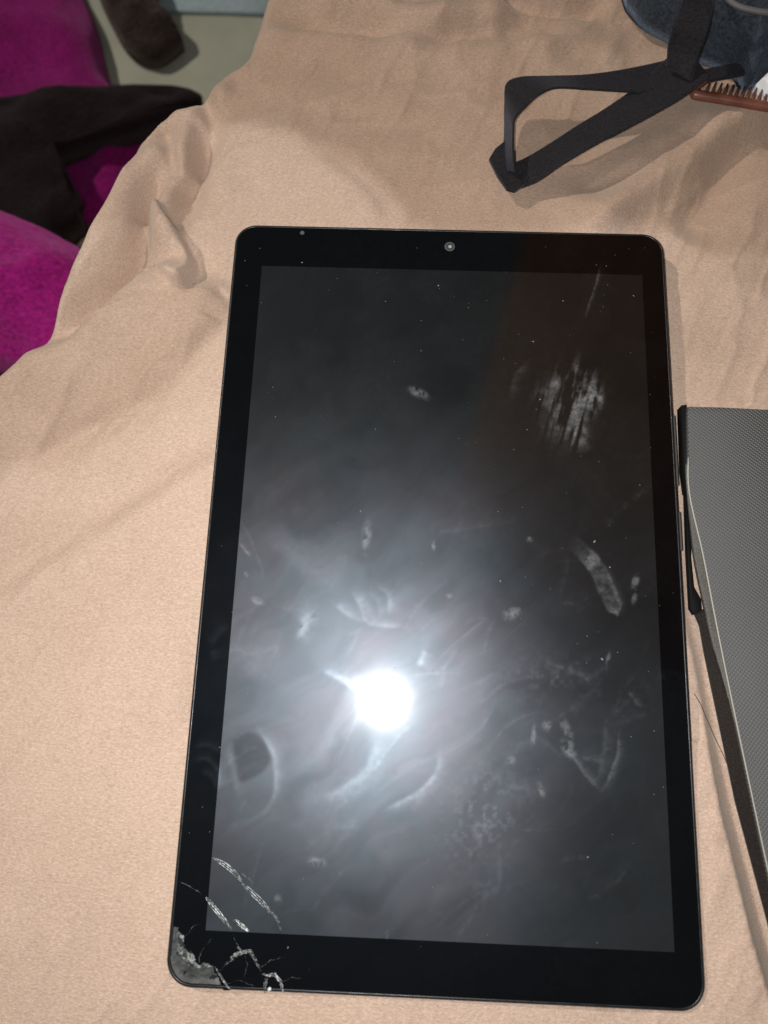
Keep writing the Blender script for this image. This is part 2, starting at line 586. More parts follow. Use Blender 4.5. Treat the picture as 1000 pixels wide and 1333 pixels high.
    z += ridge(x, y, [(640, 40), (690, 38), (740, 42)], -3 * mm, 7 * mm, 6 * mm, .25)
    z += ridge(x, y, [(330, 120), (400, 112), (470, 128), (560, 118)], 1.4 * mm, 8 * mm, 8 * mm, .25)
    z += ridge(x, y, [(420, 140), (500, 162), (570, 158)], -1.4 * mm, 6 * mm, 5 * mm, .25)
    # the fold that runs up to the comb
    z += ridge(x, y, [(1120, 80), (1010, 142), (930, 176), (862, 222), (800, 268), (745, 322)], 10 * mm, 8 * mm, 13 * mm, .12)
    z += ridge(x, y, [(1060, 150), (972, 192), (925, 250), (885, 315)], -6 * mm, 10 * mm, 6 * mm, .15)
    z += ridge(x, y, [(912, 160), (888, 190), (850, 222), (810, 240), (740, 262)], -4 * mm, 6 * mm, 7 * mm, .2)
    z += ridge(x, y, [(1060, 200), (985, 270), (960, 360), (965, 430)], 4 * mm, 16 * mm, 22 * mm, .2)
    # hair-fine crease at the lower right
    z += ridge(x, y, [(895, 895), (918, 935), (948, 985), (985, 1050), (1010, 1120)], -.8 * mm, 1.6 * mm, 1.1 * mm, .2)
    z += ridge(x, y, [(915, 1085), (960, 1110), (1010, 1165)], -.9 * mm, 3 * mm, 2 * mm, .2)
    # the tablet's lower end has sunk in
    near_low = ss(.06, -.09, y)
    z += near_low * 6.0 * mm
    # left edge: the sheet rolls over and hangs
    d, s, f = polydist(x, y, EDGE)
    d = d * -s                                   # positive on the bed
    t = .004 - d
    roll = np.sqrt(np.maximum(t, 0) ** 2 + .006 ** 2) - .006
    z -= roll * 3.2 * (1 + .05 * np.sin(f * 70))
    # pressed flat under the tablet
    qx = np.maximum(BX0 + .002 - x, x - (BX1 - .002)); qy = np.maximum(BY0 + .002 - y, y - (BY1 - .002))
    sd = np.maximum(qx, qy)
    press = ss(.010, .0, sd)
    lim = -.0096 + near_low * 0.0
    under = sd < 0.0008
    z = np.where(under, np.minimum(z, lim), z)
    cap_h = np.where(y < -.05, -.0022, -.0075)
    z = np.where(~under, np.minimum(z, z * (1 - press) + np.minimum(z, cap_h) * press), z)
    # and under the folio
    d2, _, _ = polydist(x, y, np.vstack([FOLIO_FOOT, FOLIO_FOOT[:1]]))
    d2 = np.where(inside(x, y, FOLIO_FOOT), -d2, d2)
    lim2 = -.0102 + .03 * ss(.001, .022, d2)
    z = np.minimum(z, lim2)
    return np.maximum(z, FZ + .004)


FOLIO_FOOT = PP([(896, 530), (1520, 556), (1680, 1500), (1090, 1500), (1000, 1205), (960, 1050), (919, 852), (904, 798), (900, 700)], -.0092)[:, :2]
xs = np.concatenate([np.arange(-.34, -.20, .003), np.arange(-.20, .135, .00085), np.arange(.135, .385, .004)])
ys = np.concatenate([np.arange(-.45, -.15, .004), np.arange(-.15, .25, .00085), np.arange(.25, .385, .003)])
X, Y = np.meshgrid(xs, ys)
Z = blanket_height(X.ravel(), Y.ravel())
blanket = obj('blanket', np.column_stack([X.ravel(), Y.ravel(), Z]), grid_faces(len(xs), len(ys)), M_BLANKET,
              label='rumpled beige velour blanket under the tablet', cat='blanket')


def pile_shade(x, y):
    """0..1: colour dimmed for shade at the far end and folds, and for brushed pile"""
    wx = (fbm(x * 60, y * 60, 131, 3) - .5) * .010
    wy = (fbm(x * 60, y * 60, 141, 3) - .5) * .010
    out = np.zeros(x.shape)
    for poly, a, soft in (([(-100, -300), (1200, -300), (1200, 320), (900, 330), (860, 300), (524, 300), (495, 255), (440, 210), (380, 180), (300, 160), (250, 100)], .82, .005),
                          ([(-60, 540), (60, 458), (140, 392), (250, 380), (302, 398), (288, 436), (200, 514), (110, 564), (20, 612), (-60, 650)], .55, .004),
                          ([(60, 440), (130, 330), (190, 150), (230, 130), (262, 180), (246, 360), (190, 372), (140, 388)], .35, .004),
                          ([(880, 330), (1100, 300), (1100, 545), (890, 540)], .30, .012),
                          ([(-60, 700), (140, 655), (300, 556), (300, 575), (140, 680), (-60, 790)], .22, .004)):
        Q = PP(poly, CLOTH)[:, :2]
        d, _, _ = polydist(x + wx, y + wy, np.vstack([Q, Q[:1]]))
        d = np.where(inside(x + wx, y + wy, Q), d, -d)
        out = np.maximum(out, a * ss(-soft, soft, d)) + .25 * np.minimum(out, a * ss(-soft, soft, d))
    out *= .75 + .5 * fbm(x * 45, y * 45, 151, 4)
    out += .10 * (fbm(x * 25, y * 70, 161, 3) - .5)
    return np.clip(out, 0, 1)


_at = blanket.data.attributes.new('nap_shade', 'FLOAT', 'POINT')
_at.data.foreach_set('value', pile_shade(X.ravel(), Y.ravel()).astype(np.float32))

# things on the floor beside the bed
mx = PP([(215, -60), (345, -60), (360, 24), (300, 21), (205, 19), (190, -60)], FZ)
v, f = slab(mx, FZ + .0005, FZ + .006, .001)
obj('floor_mat', v, f, M_MAT, label='pale blue grey mat on the floor in the top left', cat='mat')
tz = FZ + .01
v, f = pillow(PP([(-200, -120), (60, -80), (104, -10), (128, 40), (150, 120), (200, 150), (230, 190), (200, 260), (150, 296), (126, 302), (100, 296), (60, 300), (-150, 330)], tz),
              tz, .03, 4, .010, 14, 24)
obj('magenta_throw', v, f, M_MAGENTA2, label='dark magenta fleece throw spread on the floor behind black garment', cat='throw')
jz = FZ + .055
v, f = pillow(PP([(-190, 130), (-60, 128), (20, 128), (110, 118), (210, 112), (259, 121), (256, 140), (206, 154), (130, 176), (80, 192), (60, 212), (72, 230),
                  (98, 245), (95, 262), (104, 284), (84, 306), (40, 372), (-150, 360)], jz), jz, .020, 11, .012, 16, 30, .5, .02)
obj('black_garment', v, f, M_BLACKFLEECE, label='black fleece garment heaped between two magenta pieces', cat='garment')
fz = FZ + .02
v, f = pillow(PP([(110, -120), (122, -30), (138, 20), (165, 62), (200, 74), (232, 54), (236, 46), (222, 26), (206, 6), (196, -60), (180, -120)], fz), fz, .022, 21, .008, 40, 16, .45, .015)
obj('fur_cushion', v, f, M_FUR, label='brownish black furry cushion by the blue grey mat', cat='cushion')
cz = -.20
v, f = pillow(PP([(-260, 300), (-120, 290), (0, 288), (30, 293), (62, 305), (95, 322), (125, 345), (140, 420), (110, 490), (40, 486), (0, 476), (-120, 460), (-260, 440)], cz), cz, .040, 31, .009, 20, 32, .5, .03)
obj('magenta_cushion', v, f, M_MAGENTA, label='bright magenta fleece cushion beside the hanging blanket edge', cat='cushion')
v, f = pillow(PP([(-200, 440), (0, 455), (60, 480), (60, 560), (0, 600), (-200, 640)], -.27), -.27, .02, 41, .004, 26)
obj('black_cloth', v, f, M_BLACKFLEECE, label='corner of black cloth below the bright magenta cushion', cat='cloth')

# brown wardrobe beyond the bed: the glass mirrors its upright edge
def box(x0, x1, y0, y1, z0, z1, b=.002):
    return slab(np.array([(x0, y0), (x1, y0), (x1, y1), (x0, y1)]), z0, z1, b)


w0 = .135
ward = thing('wardrobe', 'brown wooden wardrobe standing beyond the bed, mirrored in the glass', 'wardrobe', (w0 + .45, .80, FZ))


def turned(v, ang=math.radians(-35)):
    v = np.array(v, float); c_, s_ = math.cos(ang), math.sin(ang)
    dx, dy = v[:, 0] - w0, v[:, 1] - .58
    v[:, 0], v[:, 1] = w0 + dx * c_ - dy * s_, .58 + dx * s_ + dy * c_
    return v


v, f = box(w0, w0 + .9, .60, 1.05, FZ, 2.3); obj('carcass', turned(v), f, M_WOOD, ward, smooth=False)
for k in range(2):
    a = w0 + .004 + k * .448
    v, f = box(a, a + .444, .580, .598, FZ + .08, 2.29); dr = obj('door', turned(v), f, M_WOOD, ward, smooth=False)
    hx = a + (.40 if k == 0 else .03)
    v, f = tube([(hx, .560, .6), (hx, .560, .74)], .005); obj('handle', turned(v), f, M_STEEL, dr)

# ------------------------------------------------------------------ tablet
tab = thing('tablet', 'black tablet with cracked lower left corner lying on the blanket', 'tablet', ((BX0 + BX1) / 2, (BY0 + BY1) / 2, -.0095))


def loop(ins, z, dx=0):
    p = rrect(BX0 + ins, BX1 - ins, BY0 + ins, BY1 - ins, max(BR - ins, .002), 12)
    return np.column_stack([p, np.full(len(p), z)])


GI = .00125                                      # glass inset from the outline
rings = [loop(GI, -.0014), loop(GI, -.00025), loop(GI - .00025, -.00008), loop(.00065, -.00012), loop(.00022, -.0006), loop(0, -.0014),
         loop(0.00005, -.0040), loop(.0007, -.0062), loop(.0024, -.0083), loop(.006, -.0094)]
v, f = loft(rings, cap0=True, cap1=True)
frame = obj('frame', v, [q[::-1] for q in f], M_FRAME, tab)
frame.data.polygons[len(f) - 2].use_smooth = False

# the smudges: where fingers, cloths and knocks have marked the glass
def seg_mark(u, v, pts, w, soft=2.6):
    """a drag mark: crisp on its outer side, smeared on the inner one, fading at both ends"""
    near = (u > min(p[0] for p in pts) - 12 * w) & (u < max(p[0] for p in pts) + 12 * w) & (v > min(p[1] for p in pts) - 12 * w) & (v < max(p[1] for p in pts) + 12 * w)
    a, fr = np.zeros(u.shape), np.zeros(u.shape)
    if near.any():
        d, s, f = polydist(u[near], v[near], smooth_line(np.array(pts, float), 6))
        ww = np.where(s > 0, w * .7, w * soft)
        k = np.where(s > 0, 1, .45 + .55 * np.exp(-(d / w) ** 2))
        a[near] = np.exp(-(d / ww) ** 2) * k * ss(-.06, .22, f) * ss(-.06, .3, 1 - f)
        fr[near] = f
    return a, fr


def blob(u, v, cx, cy, rx, ry, ang=0, k=2):
    c, s = math.cos(math.radians(ang)), math.sin(math.radians(ang))
    a, b = (u - cx) * c + (v - cy) * s, -(u - cx) * s + (v - cy) * c
    return np.exp(-((a / rx) ** 2 + (b / ry) ** 2) ** (k / 2))


def marks(X):
    u, v = to_px(X)
    n1 = fbm(u * .012, v * .012, 51, 4)
    nd = fbm((u - v) * .006 + n1, (u * .8 + v) * .035 + 3 * n1, 61, 3)      # diagonal wipes, falling to the left
    nv = fbm((u + .25 * v) * .20, v * .030, 71, 3)                                     # upright streaks
    nf = fbm(u * .16, v * .16, 81, 3)
    wipe = fbm(u * .006 + 2 * n1, v * .006 + 2 * n1, 91, 4)
    haze = .92 + .34 * (wipe - .5) + .34 * (nd - .5) + .20 * (n1 - .5)
    haze *= 1.16 - .50 * ss(480, 800, u)
    haze = haze * (.27 + .73 * ss(470, 740, v + 90 * (n1 - .5)))
    S = np.zeros(u.shape)
    u0, v0 = u, v
    wx = fbm(u * .035, v * .035, 101, 3) - .5
    wy = fbm(u * .035, v * .035, 111, 3) - .5
    u, v = u + 26 * wx, v + 26 * wy
    # dabbed powdery patch, upper right
    p = blob(u, v, 745, 522, 30, 46, 18, 3) * ss(.34, .66, nv) * 1.1
    p += blob(u, v, 770, 520, 14, 22, 0, 3) * ss(.38, .6, nf) * .9 + blob(u, v, 752, 565, 12, 16, 0, 3) * ss(.4, .65, nv) * .8
    p += blob(u, v, 732, 500, 22, 26, 30) * ss(.42, .66, nv) * .5
    S += p * .72
    u, v = u0 + 3 * wx, v0 + 3 * wy
    # long finger streak with a bright band
    d, sd_, f = polydist(u, v, smooth_line(np.array([(736, 702), (756, 716), (776, 738), (790, 768), (804, 800)], float), 6))
    band = ss(12.5, 8.5, d + 9 * ss(.90, 1.02, f) + 8 * ss(.12, -.04, f)) * ss(-.02, .30, f) * (.8 + .6 * nf)
    ridges = .75 + .5 * fbm(f * 60, d * .25, 181, 2)
    S += band * ridges * (.13 + .10 * ss(.25, .5, f) + .55 * np.exp(-((f - .36) / .06) ** 2) + .35 * np.exp(-((f - .96) / .03) ** 2))
    a, f = seg_mark(u, v, [(788, 738), (800, 770), (810, 800)], 2.2); S += a * .30
    for c in ((827, 757, 4, 9, 20), (825, 779, 3.5, 7, 15), (667, 798, 12, 9, -25), (793, 857, 3, 8, 10), (664, 990, 7, 5, 0), (712, 945, 6, 7, 0),
              (738, 950, 6, 16, -20), (694, 960, 3, 16, 4), (704, 1028, 4, 10, -20), (545, 512, 14, 6, 25), (690, 702, 4, 3, 0), (413, 1122, 12, 7, 10), (504, 1216, 3, 6, 0),
              (585, 776, 4, 3, 0), (362, 1170, 5, 6, 0), (740, 975, 8, 14, -25), (477, 700, 6, 20, 4), (336, 782, 9, 5, 20), (565, 710, 3, 6, 0)):
        S += blob(u, v, *c, 4) * ss(.22, .55, nf) * .66
    # V of two swipes, lower right
    for pts, w_, g in (([(742, 976), (758, 1004), (784, 1030)], 4, .30), ([(806, 955), (802, 990), (784, 1031)], 4, .34), ([(788, 945), (786, 985), (776, 1020)], 7, .16),
                       ([(755, 985), (775, 990), (790, 992)], 6, .2), ([(782, 345), (774, 372), (762, 412)], 1.6, .30), ([(688, 470), (672, 490), (664, 520)], 5, .10),
                       ([(312, 708), (326, 726)], 2.0, .6), ([(318, 745), (322, 752)], 2, .4), ([(708, 862), (760, 880), (770, 898)], 4, .14), ([(818, 900), (832, 918), (842, 920)], 2.5, .22),
                       ([(690, 800), (650, 838), (600, 860)], 2.0, .04), ([(735, 990), (700, 960), (660, 985)], 5, .10)):
        a, f = seg_mark(u, v, pts, w_ * .7); S += a * g * 1.25 * (.7 + .6 * nf)
    # powder cloud, lower middle
    S += blob(u, v, 628, 1060, 42, 58, 20) * ss(.50, .70, nf) * .36
    S += blob(u, v, 700, 880, 50, 30, 0) * ss(.42, .7, nf) * .12
    # grease near the flash: ridged prints, dragged to the left and down
    H = np.zeros(u.shape)
    for pts, w_, g in (([(420, 872), (440, 882), (470, 900)], 5, 5.0), ([(392, 815), (400, 806), (386, 836)], 6, 2.2), ([(458, 770), (470, 790), (482, 812), (530, 816)], 4, 2.4),
                       ([(466, 768), (478, 792), (490, 818)], 6, 1.4), ([(492, 762), (506, 775), (508, 800)], 4, 2.2), ([(480, 770), (492, 782), (496, 806)], 4, 1.5),
                       ([(436, 786), (455, 800), (480, 812)], 4, 1.4), ([(553, 845), (543, 868)], 5, 2.4), ([(572, 976), (570, 1000), (548, 1030), (500, 1056)], 4.5, 1.5),
                       ([(496, 960), (476, 1004), (432, 1034), (395, 1045)], 8, 1.1), ([(440, 1000), (400, 1030), (355, 1040)], 14, .5),
                       ([(336, 948), (352, 972), (358, 1000), (356, 1040), (334, 1064), (300, 1074)], 4, 1.7), ([(296, 975), (303, 1000), (310, 1040)], 5, .6),
                       ([(328, 1058), (400, 1075), (455, 1072)], 9, .5), ([(384, 1066), (405, 1090), (398, 1110)], 10, .7),
                       ([(640, 800), (600, 830), (565, 862)], 2, .5), ([(690, 850), (640, 880), (600, 898)], 5, .3), ([(350, 690), (400, 740), (450, 770)], 16, .5),
                       ([(540, 700), (600, 730), (660, 790)], 26, .45), ([(300, 850), (345, 870), (380, 900)], 18, .4)):
        a, f = seg_mark(u, v, pts, w_); H += a * g * (.55 + .9 * (nf - .1))
    # the many light finger drags of daily use
    r2 = np.random.default_rng(23)
    for k in range(90):
        cx, cy = r2.uniform(290, 860), 640 + 570 * r2.uniform(0, 1) ** .9
        L = r2.uniform(14, 60); a0 = math.radians(r2.normal(-42, 28)); bend = r2.uniform(-.28, .28)
        pts = [(cx + L * t * math.cos(a0 + bend * t), cy + L * t * math.sin(a0 + bend * t)) for t in (-1, -.4, .3, 1)]
        a, f = seg_mark(u, v, pts, r2.uniform(1.2, 4.5))
        H += a * r2.uniform(.1, .55) * (.1 + 1.3 * nf)
        if k % 3 == 0: S += a * r2.uniform(.02, .07) * ss(.4, .65, nf)
    haze = haze + H * .38 * (.35 + 1.1 * ss(.3, .62, n1))
    # clean patches wiped through the grease (rounded thumb marks, rubbed gaps)
    clean = np.zeros(u.shape)
    for poly, a, soft in (([(303, 964), (325, 954), (343, 962), (352, 988), (338, 1008), (312, 1017), (306, 990)], .40, 4),
                          ([(640, 868), (720, 886), (800, 880), (850, 905), (840, 925), (740, 908), (650, 900)], .10, 12), ([(480, 930), (476, 1000), (400, 1036), (356, 1040), (420, 985)], .10, 6),
                          ([(270, 1090), (420, 1120), (520, 1200), (500, 1225), (268, 1205)], .18, 25)):
        poly = smooth_line(np.array(poly + poly[:1], float), 5)
        d, _, _ = polydist(u, v, poly)
        d = np.where(inside(u, v, poly), d, -d)
        clean += a * ss(-soft, soft, d)
    clean += blob(u, v, 775, 750, 165, 240, -12, 3) * .62 + blob(u, v, 790, 1130, 110, 130, 0) * .30
    haze = haze * (1 - np.clip(clean, 0, .9))
    # general film of fine dirt
    S += .012 * ss(.35, .7, wipe) + .010 * ss(.5, .72, nf) * ss(.4, .6, n1)
    # prints on the border at the left
    for pts, w_, g in (([(252, 992), (268, 988), (282, 1000), (286, 1024)], 3, .30), ([(255, 972), (272, 970), (290, 980)], 3, .22), ([(272, 840), (290, 820), (300, 815)], 6, .12),
                       ([(276, 845), (282, 862)], 6, .12), ([(262, 1005), (276, 1010), (284, 1030)], 4, .14)):
        a, f = seg_mark(u, v, pts, w_); S += a * g * .35; haze = haze + a * .9
    return np.clip(haze, 0, 6), np.clip(S, 0, 1)


def marked(o, X):
    hz, sm = marks(X)
    for nm, arr in (('haze', hz), ('smudge', sm)):
        at = o.data.attributes.new(nm, 'FLOAT', 'POINT')
        at.data.foreach_set('value', arr.astype(np.float32))


STEP = .00042
nx, ny = int(2 * SX / STEP) + 1, int(2 * SY / STEP) + 1
X, Y = np.meshgrid(np.linspace(-SX, SX, nx), np.linspace(-SY, SY, ny))
V = np.column_stack([X.ravel(), Y.ravel(), np.zeros(X.size)])
disp = obj('display', V, grid_faces(nx, ny), M_DISPLAY, tab, label='dark switched off screen smeared with fingerprints')
marked(disp, V)

# border glass: one sheet around the display, broken away at the lower left corner
CHIP = PP([(205, 1200), (224, 1206), (231, 1208), (234, 1214), (240, 1219), (240, 1232), (245, 1240), (249, 1238), (253, 1246), (257, 1256), (266, 1254), (277, 1257),
           (281, 1268), (287, 1278), (294, 1300), (205, 1310)])[:, :2]


def halfspan(y):
    """left and right ends of the glass at height y"""
    r = BR - GI
    x0, x1, y0, y1 = BX0 + GI, BX1 - GI, BY0 + GI, BY1 - GI
    dy = np.maximum(np.maximum(y0 + r - y, y - (y1 - r)), 0)
    ins = r - np.sqrt(np.maximum(r * r - np.minimum(dy, r) ** 2, 0))
    return x0 + ins, x1 - ins


bv, bf, off = [], [], 0
S2 = .0005
y0, y1 = BY0 + GI, BY1 - GI
bands = [(y0, -SY, 'full'), (SY, y1, 'full'), (-SY, SY, 'L'), (-SY, SY, 'R')]
for a, b, kind in bands:
    n_y = int((b - a) / S2) + 1
    t = np.linspace(0, 1, n_y)
    if kind == 'full':                           # denser where the corner curves in
        t = t ** 1.0
    yy = a + (b - a) * t
    l, r = halfspan(yy)
    if kind == 'L': r = np.full(n_y, -SX)
    if kind == 'R': l = np.full(n_y, SX)
    n_x = int((r - l).max() / S2) + 1
    s = np.linspace(0, 1, n_x)
    X = l[:, None] + (r - l)[:, None] * s[None]
    Y = np.repeat(yy[:, None], n_x, 1)
    cx = (X[:-1, :-1] + X[1:, 1:]) / 2; cy = (Y[:-1, :-1] + Y[1:, 1:]) / 2
    keep = ~inside(cx, cy, CHIP)
    bf.append(grid_faces(n_x, n_y, keep) + off)
    bv.append(np.column_stack([X.ravel(), Y.ravel(), np.full(X.size, -.00002)]))
    off += X.size
V = np.vstack(bv)
bez = obj('border_glass', V, np.vstack(bf), M_BEZEL, tab, label='glossy black border glass broken away at one corner')
marked(bez, V)

# exposed plastic under the broken corner
tr = [p for p in CHIP if True]
tp = np.array(PP([(222, 1202), (233, 1206), (243, 1216), (246, 1234), (256, 1240), (262, 1254), (282, 1256), (290, 1276), (296, 1288)])[:, :2])
gl = rrect(BX0 + GI, BX1 - GI, BY0 + GI, BY1 - GI, BR - GI, 12)
cor = gl[24:36][::-1]                            # lower left arc, from the bottom edge up to the left edge
lo = cor[0]; hi = cor[-1]
end_b = np.array([tp[-1][0], BY0 + GI]); end_l = np.array([BX0 + GI, tp[0][1]])
outl = np.vstack([[end_l], tp[1:-1], [end_b], cor])
tn = 46
xx = np.linspace(BX0 + GI, P(300, 1280)[0], tn); yy = np.linspace(BY0 + GI, P(222, 1198)[1], tn)
X, Y = np.meshgrid(xx, yy)
l, r = halfspan(Y.ravel())
Xc = np.clip(X.ravel(), l, r)
dl = np.minimum(Xc - l, Y.ravel() - (BY0 + GI))
Zt = -.00115 + .00025 * (fbm(Xc * 900, Y.ravel() * 900, 5, 3) - .5) + .0005 * ss(.0012, .0002, dl) - .0002 * ss(.35, .6, fbm(Xc * 300, Y.ravel() * 300, 8, 2))
obj('corner_plastic', np.column_stack([Xc, Y.ravel(), Zt]), grid_faces(tn, tn), M_TRAY, tab, label='dusty grey plastic showing where the glass corner broke off')


def shard(pts, z0, z1, mat, name='glass_shard'):
    v, f = slab(PP(pts), z0, z1, .0001)
    return obj(name, v, f, mat, tab, smooth=False)


shard([(231, 1212), (239, 1219), (240, 1236), (236, 1246), (228, 1244), (232, 1230)], -.0009, -.00035, M_CRACK2)
shard([(243, 1240), (250, 1239), (255, 1249), (250, 1254), (244, 1250)], -.0009, -.0003, M_CRACK2)
shard([(236, 1246), (246, 1250), (258, 1256), (270, 1256), (276, 1259), (262, 1262), (244, 1258)], -.0009, -.00045, M_CRACK2)
shard([(279, 1259), (284, 1264), (292, 1281), (299, 1290), (290, 1290), (285, 1276)], -.0008, -.0003, M_BEZEL)


def crack(pts, w, mat=M_CRACK, strands=1, spread=1.6, z=.00006, jit=.32, straight=True):
    """fracture line: thin ragged ridges standing just proud of the glass"""
    q = np.array(pts, float)
    if straight:
        base = np.vstack([q[i] + (q[i + 1] - q[i]) * t for i in range(len(q) - 1) for t in np.linspace(0, 1, 6, endpoint=False)] + [q[-1]])
    else:
        base = smooth_line(q, 7)
    base = base + rng.normal(0, jit, base.shape)
    vv, ff, off = [], [], 0
    for k in range(strands):
        o = (k - (strands - 1) / 2) * spread
        n = len(base)
        tg = np.gradient(base, axis=0); nr = np.column_stack([-tg[:, 1], tg[:, 0]]); nr /= np.linalg.norm(nr, axis=1)[:, None] + 1e-9
        taper = np.sin(np.linspace(.12, math.pi - .12, n)) ** .6
        j = rng.normal(0, jit * .8, n)
        wd = w * taper * rng.uniform(.25, 1.3, n)
        c = base + nr * (o * taper + j)[:, None]
        L, R = c - nr * wd[:, None] / 2, c + nr * wd[:, None] / 2
        for i in range(n):
            vv += [P(*L[i], .00001), P(*c[i], z), P(*R[i], .00001)]
        for i in range(n - 1):
            a = off + i * 3
            ff += [(a, a + 3, a + 4, a + 1), (a + 1, a + 4, a + 5, a + 2)]
        off += n * 3
    return obj('crack', vv, ff, mat, tab, smooth=False)


crack([(276, 1117), (290, 1124), (304, 1135), (315, 1148)], 1.0, M_CRACK, 3, 2.6, jit=.10, straight=False)
crack([(315, 1150), (328, 1162), (342, 1176), (354, 1190)], 1.1, M_CRACK, 3, 2.8, jit=.10, straight=False)
crack([(350, 1184), (359, 1194), (364, 1204), (367, 1214)], 1.0, M_CRACK2, 2, 2.0, jit=.10, straight=False)
crack([(268, 1168), (276, 1178), (288, 1193), (302, 1211)], 1.2, M_CRACK, 3, 2.4, jit=.15, straight=False)
crack([(304, 1197), (314, 1205), (324, 1213)], 2.4, M_CRACK2, 3, 2.0)
crack([(229, 1146), (245, 1153), (262, 1164)], .9, M_CRACK2)
crack([(286, 1264), (296, 1254), (308, 1245), (313, 1238)], .8, M_CRACK2, 2, 1.6)
crack([(309, 1232), (315, 1240), (326, 1238), (332, 1250), (340, 1264)], 1.2, M_CRACK2, 3, 1.8)
crack([(300, 1247), (310, 1242), (318, 1240)], 1.7, M_CRACK2, 3, 1.9)
crack([(341, 1268), (350, 1270), (358, 1268), (366, 1280), (369, 1292)], 1.1, M_CRACK, 3, 1.6)
crack([(347, 1270), (346, 1280), (345, 1292)], 1.0, M_CRACK2, 3, 1.6)
crack([(349, 1286), (352, 1289)], 3.5, M_CRACK, 2, 1.5)
crack([(279, 1258), (288, 1272), (300, 1290)], .9, M_CRACK, 2, 1.4)
for pts in ([(313, 1236), (306, 1224), (303, 1211)], [(338, 1262), (352, 1250), (372, 1246)], [(258, 1255), (262, 1238), (276, 1222)], [(292, 1282), (312, 1276), (330, 1284)],
            [(318, 1240), (322, 1256), (318, 1272)], [(366, 1280), (380, 1272), (392, 1274)], [(240, 1220), (252, 1206), (264, 1200)], [(300, 1132), (312, 1134), (326, 1146), (338, 1160)]):
    crack(pts, .55, M_CRACK2, 1)

# front camera and sensor
def disc(c, r, z, n=24, dome=0.0):
    a = np.linspace(0, 2 * math.pi, n, endpoint=False)
    rr = []
    for s in (1, .8, .5, .2):
        rr.append(np.column_stack([c[0] + r * s * np.cos(a), c[1] + r * s * np.sin(a), np.full(n, z + dome * (1 - s * s))]))
    return loft(rr, cap0=False, cap1=True)


c = P(585.5, 321)
v, f = disc(c, .00185, .00004); fc = obj('front_camera', v, f, M_LENS_RING, tab, label='small round front camera in the border above the screen')
v, f = disc(c, .00145, .00008, dome=.0002); obj('lens', v, f, M_LENS, fc)
v, f = disc(P(586, 321.5), .00060, .0003, dome=.0001); obj('lens_core', v, f, M_LENS_DOT, fc)
v, f = disc(P(393.5, 303), .0008, .00004); obj('light_sensor', v, f, M_LENS_RING, tab)


# side buttons
def button(name, v0, v1, prot=.0009):
    ya, yb = P(890, v1)[1], P(890, v0)[1]
    o = rrect(BX1 - .001, BX1 + prot, ya, yb, .0007, 5)
    v, f = slab(o, -.0048, -.0014, .0004)
    return obj(name, v, f, M_BUTTON, tab)


button('volume_button', 538, 631)
button('power_button', 664, 716)

# dust and lint on the glass
dv, df = [], []
n = 170
for k in range(n):
    big = k < 14
    u, v_ = rng.uniform(-1, 1), rng.uniform(-1, 1)
    x = (BX0 + BX1) / 2 + u * (BX1 - BX0 - .006) / 2
    y = (BY0 + BY1) / 2 + v_ * (BY1 - BY0 - .012) / 2
    r = rng.uniform(.00016, .00030) if big else rng.uniform(.00005, .00013)
    a0 = rng.uniform(0, 6.28); el = rng.uniform(1, 2.2)
    o = len(dv)
    for q in range(5):
        a = 2 * math.pi * q / 5
        px, py = r * el * math.cos(a), r * math.sin(a)
        dv.append((x + px * math.cos(a0) - py * math.sin(a0), y + px * math.sin(a0) + py * math.cos(a0), .00003))
    dv.append((x, y, .00003 + r * .5))
    for q in range(5):
        df.append((o + q, o + (q + 1) % 5, o + 5))
obj('dust', dv, df, M_DUST, tab, smooth=False, kind='stuff', label='scattered pale dust specks on the glass')

# ------------------------------------------------------------------ folio cover at the right
ZT, ZF = -.0002, -.0052
fol = thing('folio_cover', 'grey embossed folio cover lying open beside the tablet', 'cover', tuple(P(1000, 800, -.0095)))
top_line = smooth_line(np.array([(896, 529), (897, 585), (898, 641), (916, 722), (931, 800), (947, 880), (973, 1004), (1000, 1129), (1040, 1300), (1090, 1500)], float), 5)
T = PP(top_line, ZT)
right = PP([(1660, 1470), (1580, 980), (1510, 556)], ZT)
top_edge = PP([(1300, 546), (1100, 537), (1000, 533), (940, 530)], ZT)
v, f = slab(np.vstack([T, right, top_edge]), ZT - .003, ZT, .0003)
obj('front_panel', v, f, M_COVER, fol, label='grey panel with a fine diamond emboss')
v, f = tube(T[6:] + np.array([-.00015, 0, .00005]), .00028, 6); obj('seam', v, f, M_EDGE, fol)
# felt side, leaning outward to the left
low_line = smooth_line(np.array([(892, 600), (895, 660), (902, 726), (914, 785), (926, 840), (940, 885), (974, 1004), (997, 1122), (1030, 1280), (1080, 1500)], float), 5)
Lw = PP(low_line, ZF)
ti = np.linspace(0, 1, 40)


def resample(Q, t):
    d = np.concatenate([[0], np.cumsum(np.linalg.norm(np.diff(Q, axis=0), axis=1))]); d /= d[-1]
    return np.column_stack([np.interp(t, d, Q[:, k]) for k in range(3)])


i0 = np.argmin(np.abs(top_line[:, 1] - 610))
A = resample(T[i0:], ti) + np.array([-.0003, 0, -.0004]); B = resample(Lw, ti)
rows = [A, A * .6 + B * .4 + np.array([-.0003, 0, .0002]), B, B + np.array([.004, 0, 0])]
v = np.vstack(rows)
f = grid_faces(40, 4)
obj('felt_edge', v, f, M_FELT, fol)
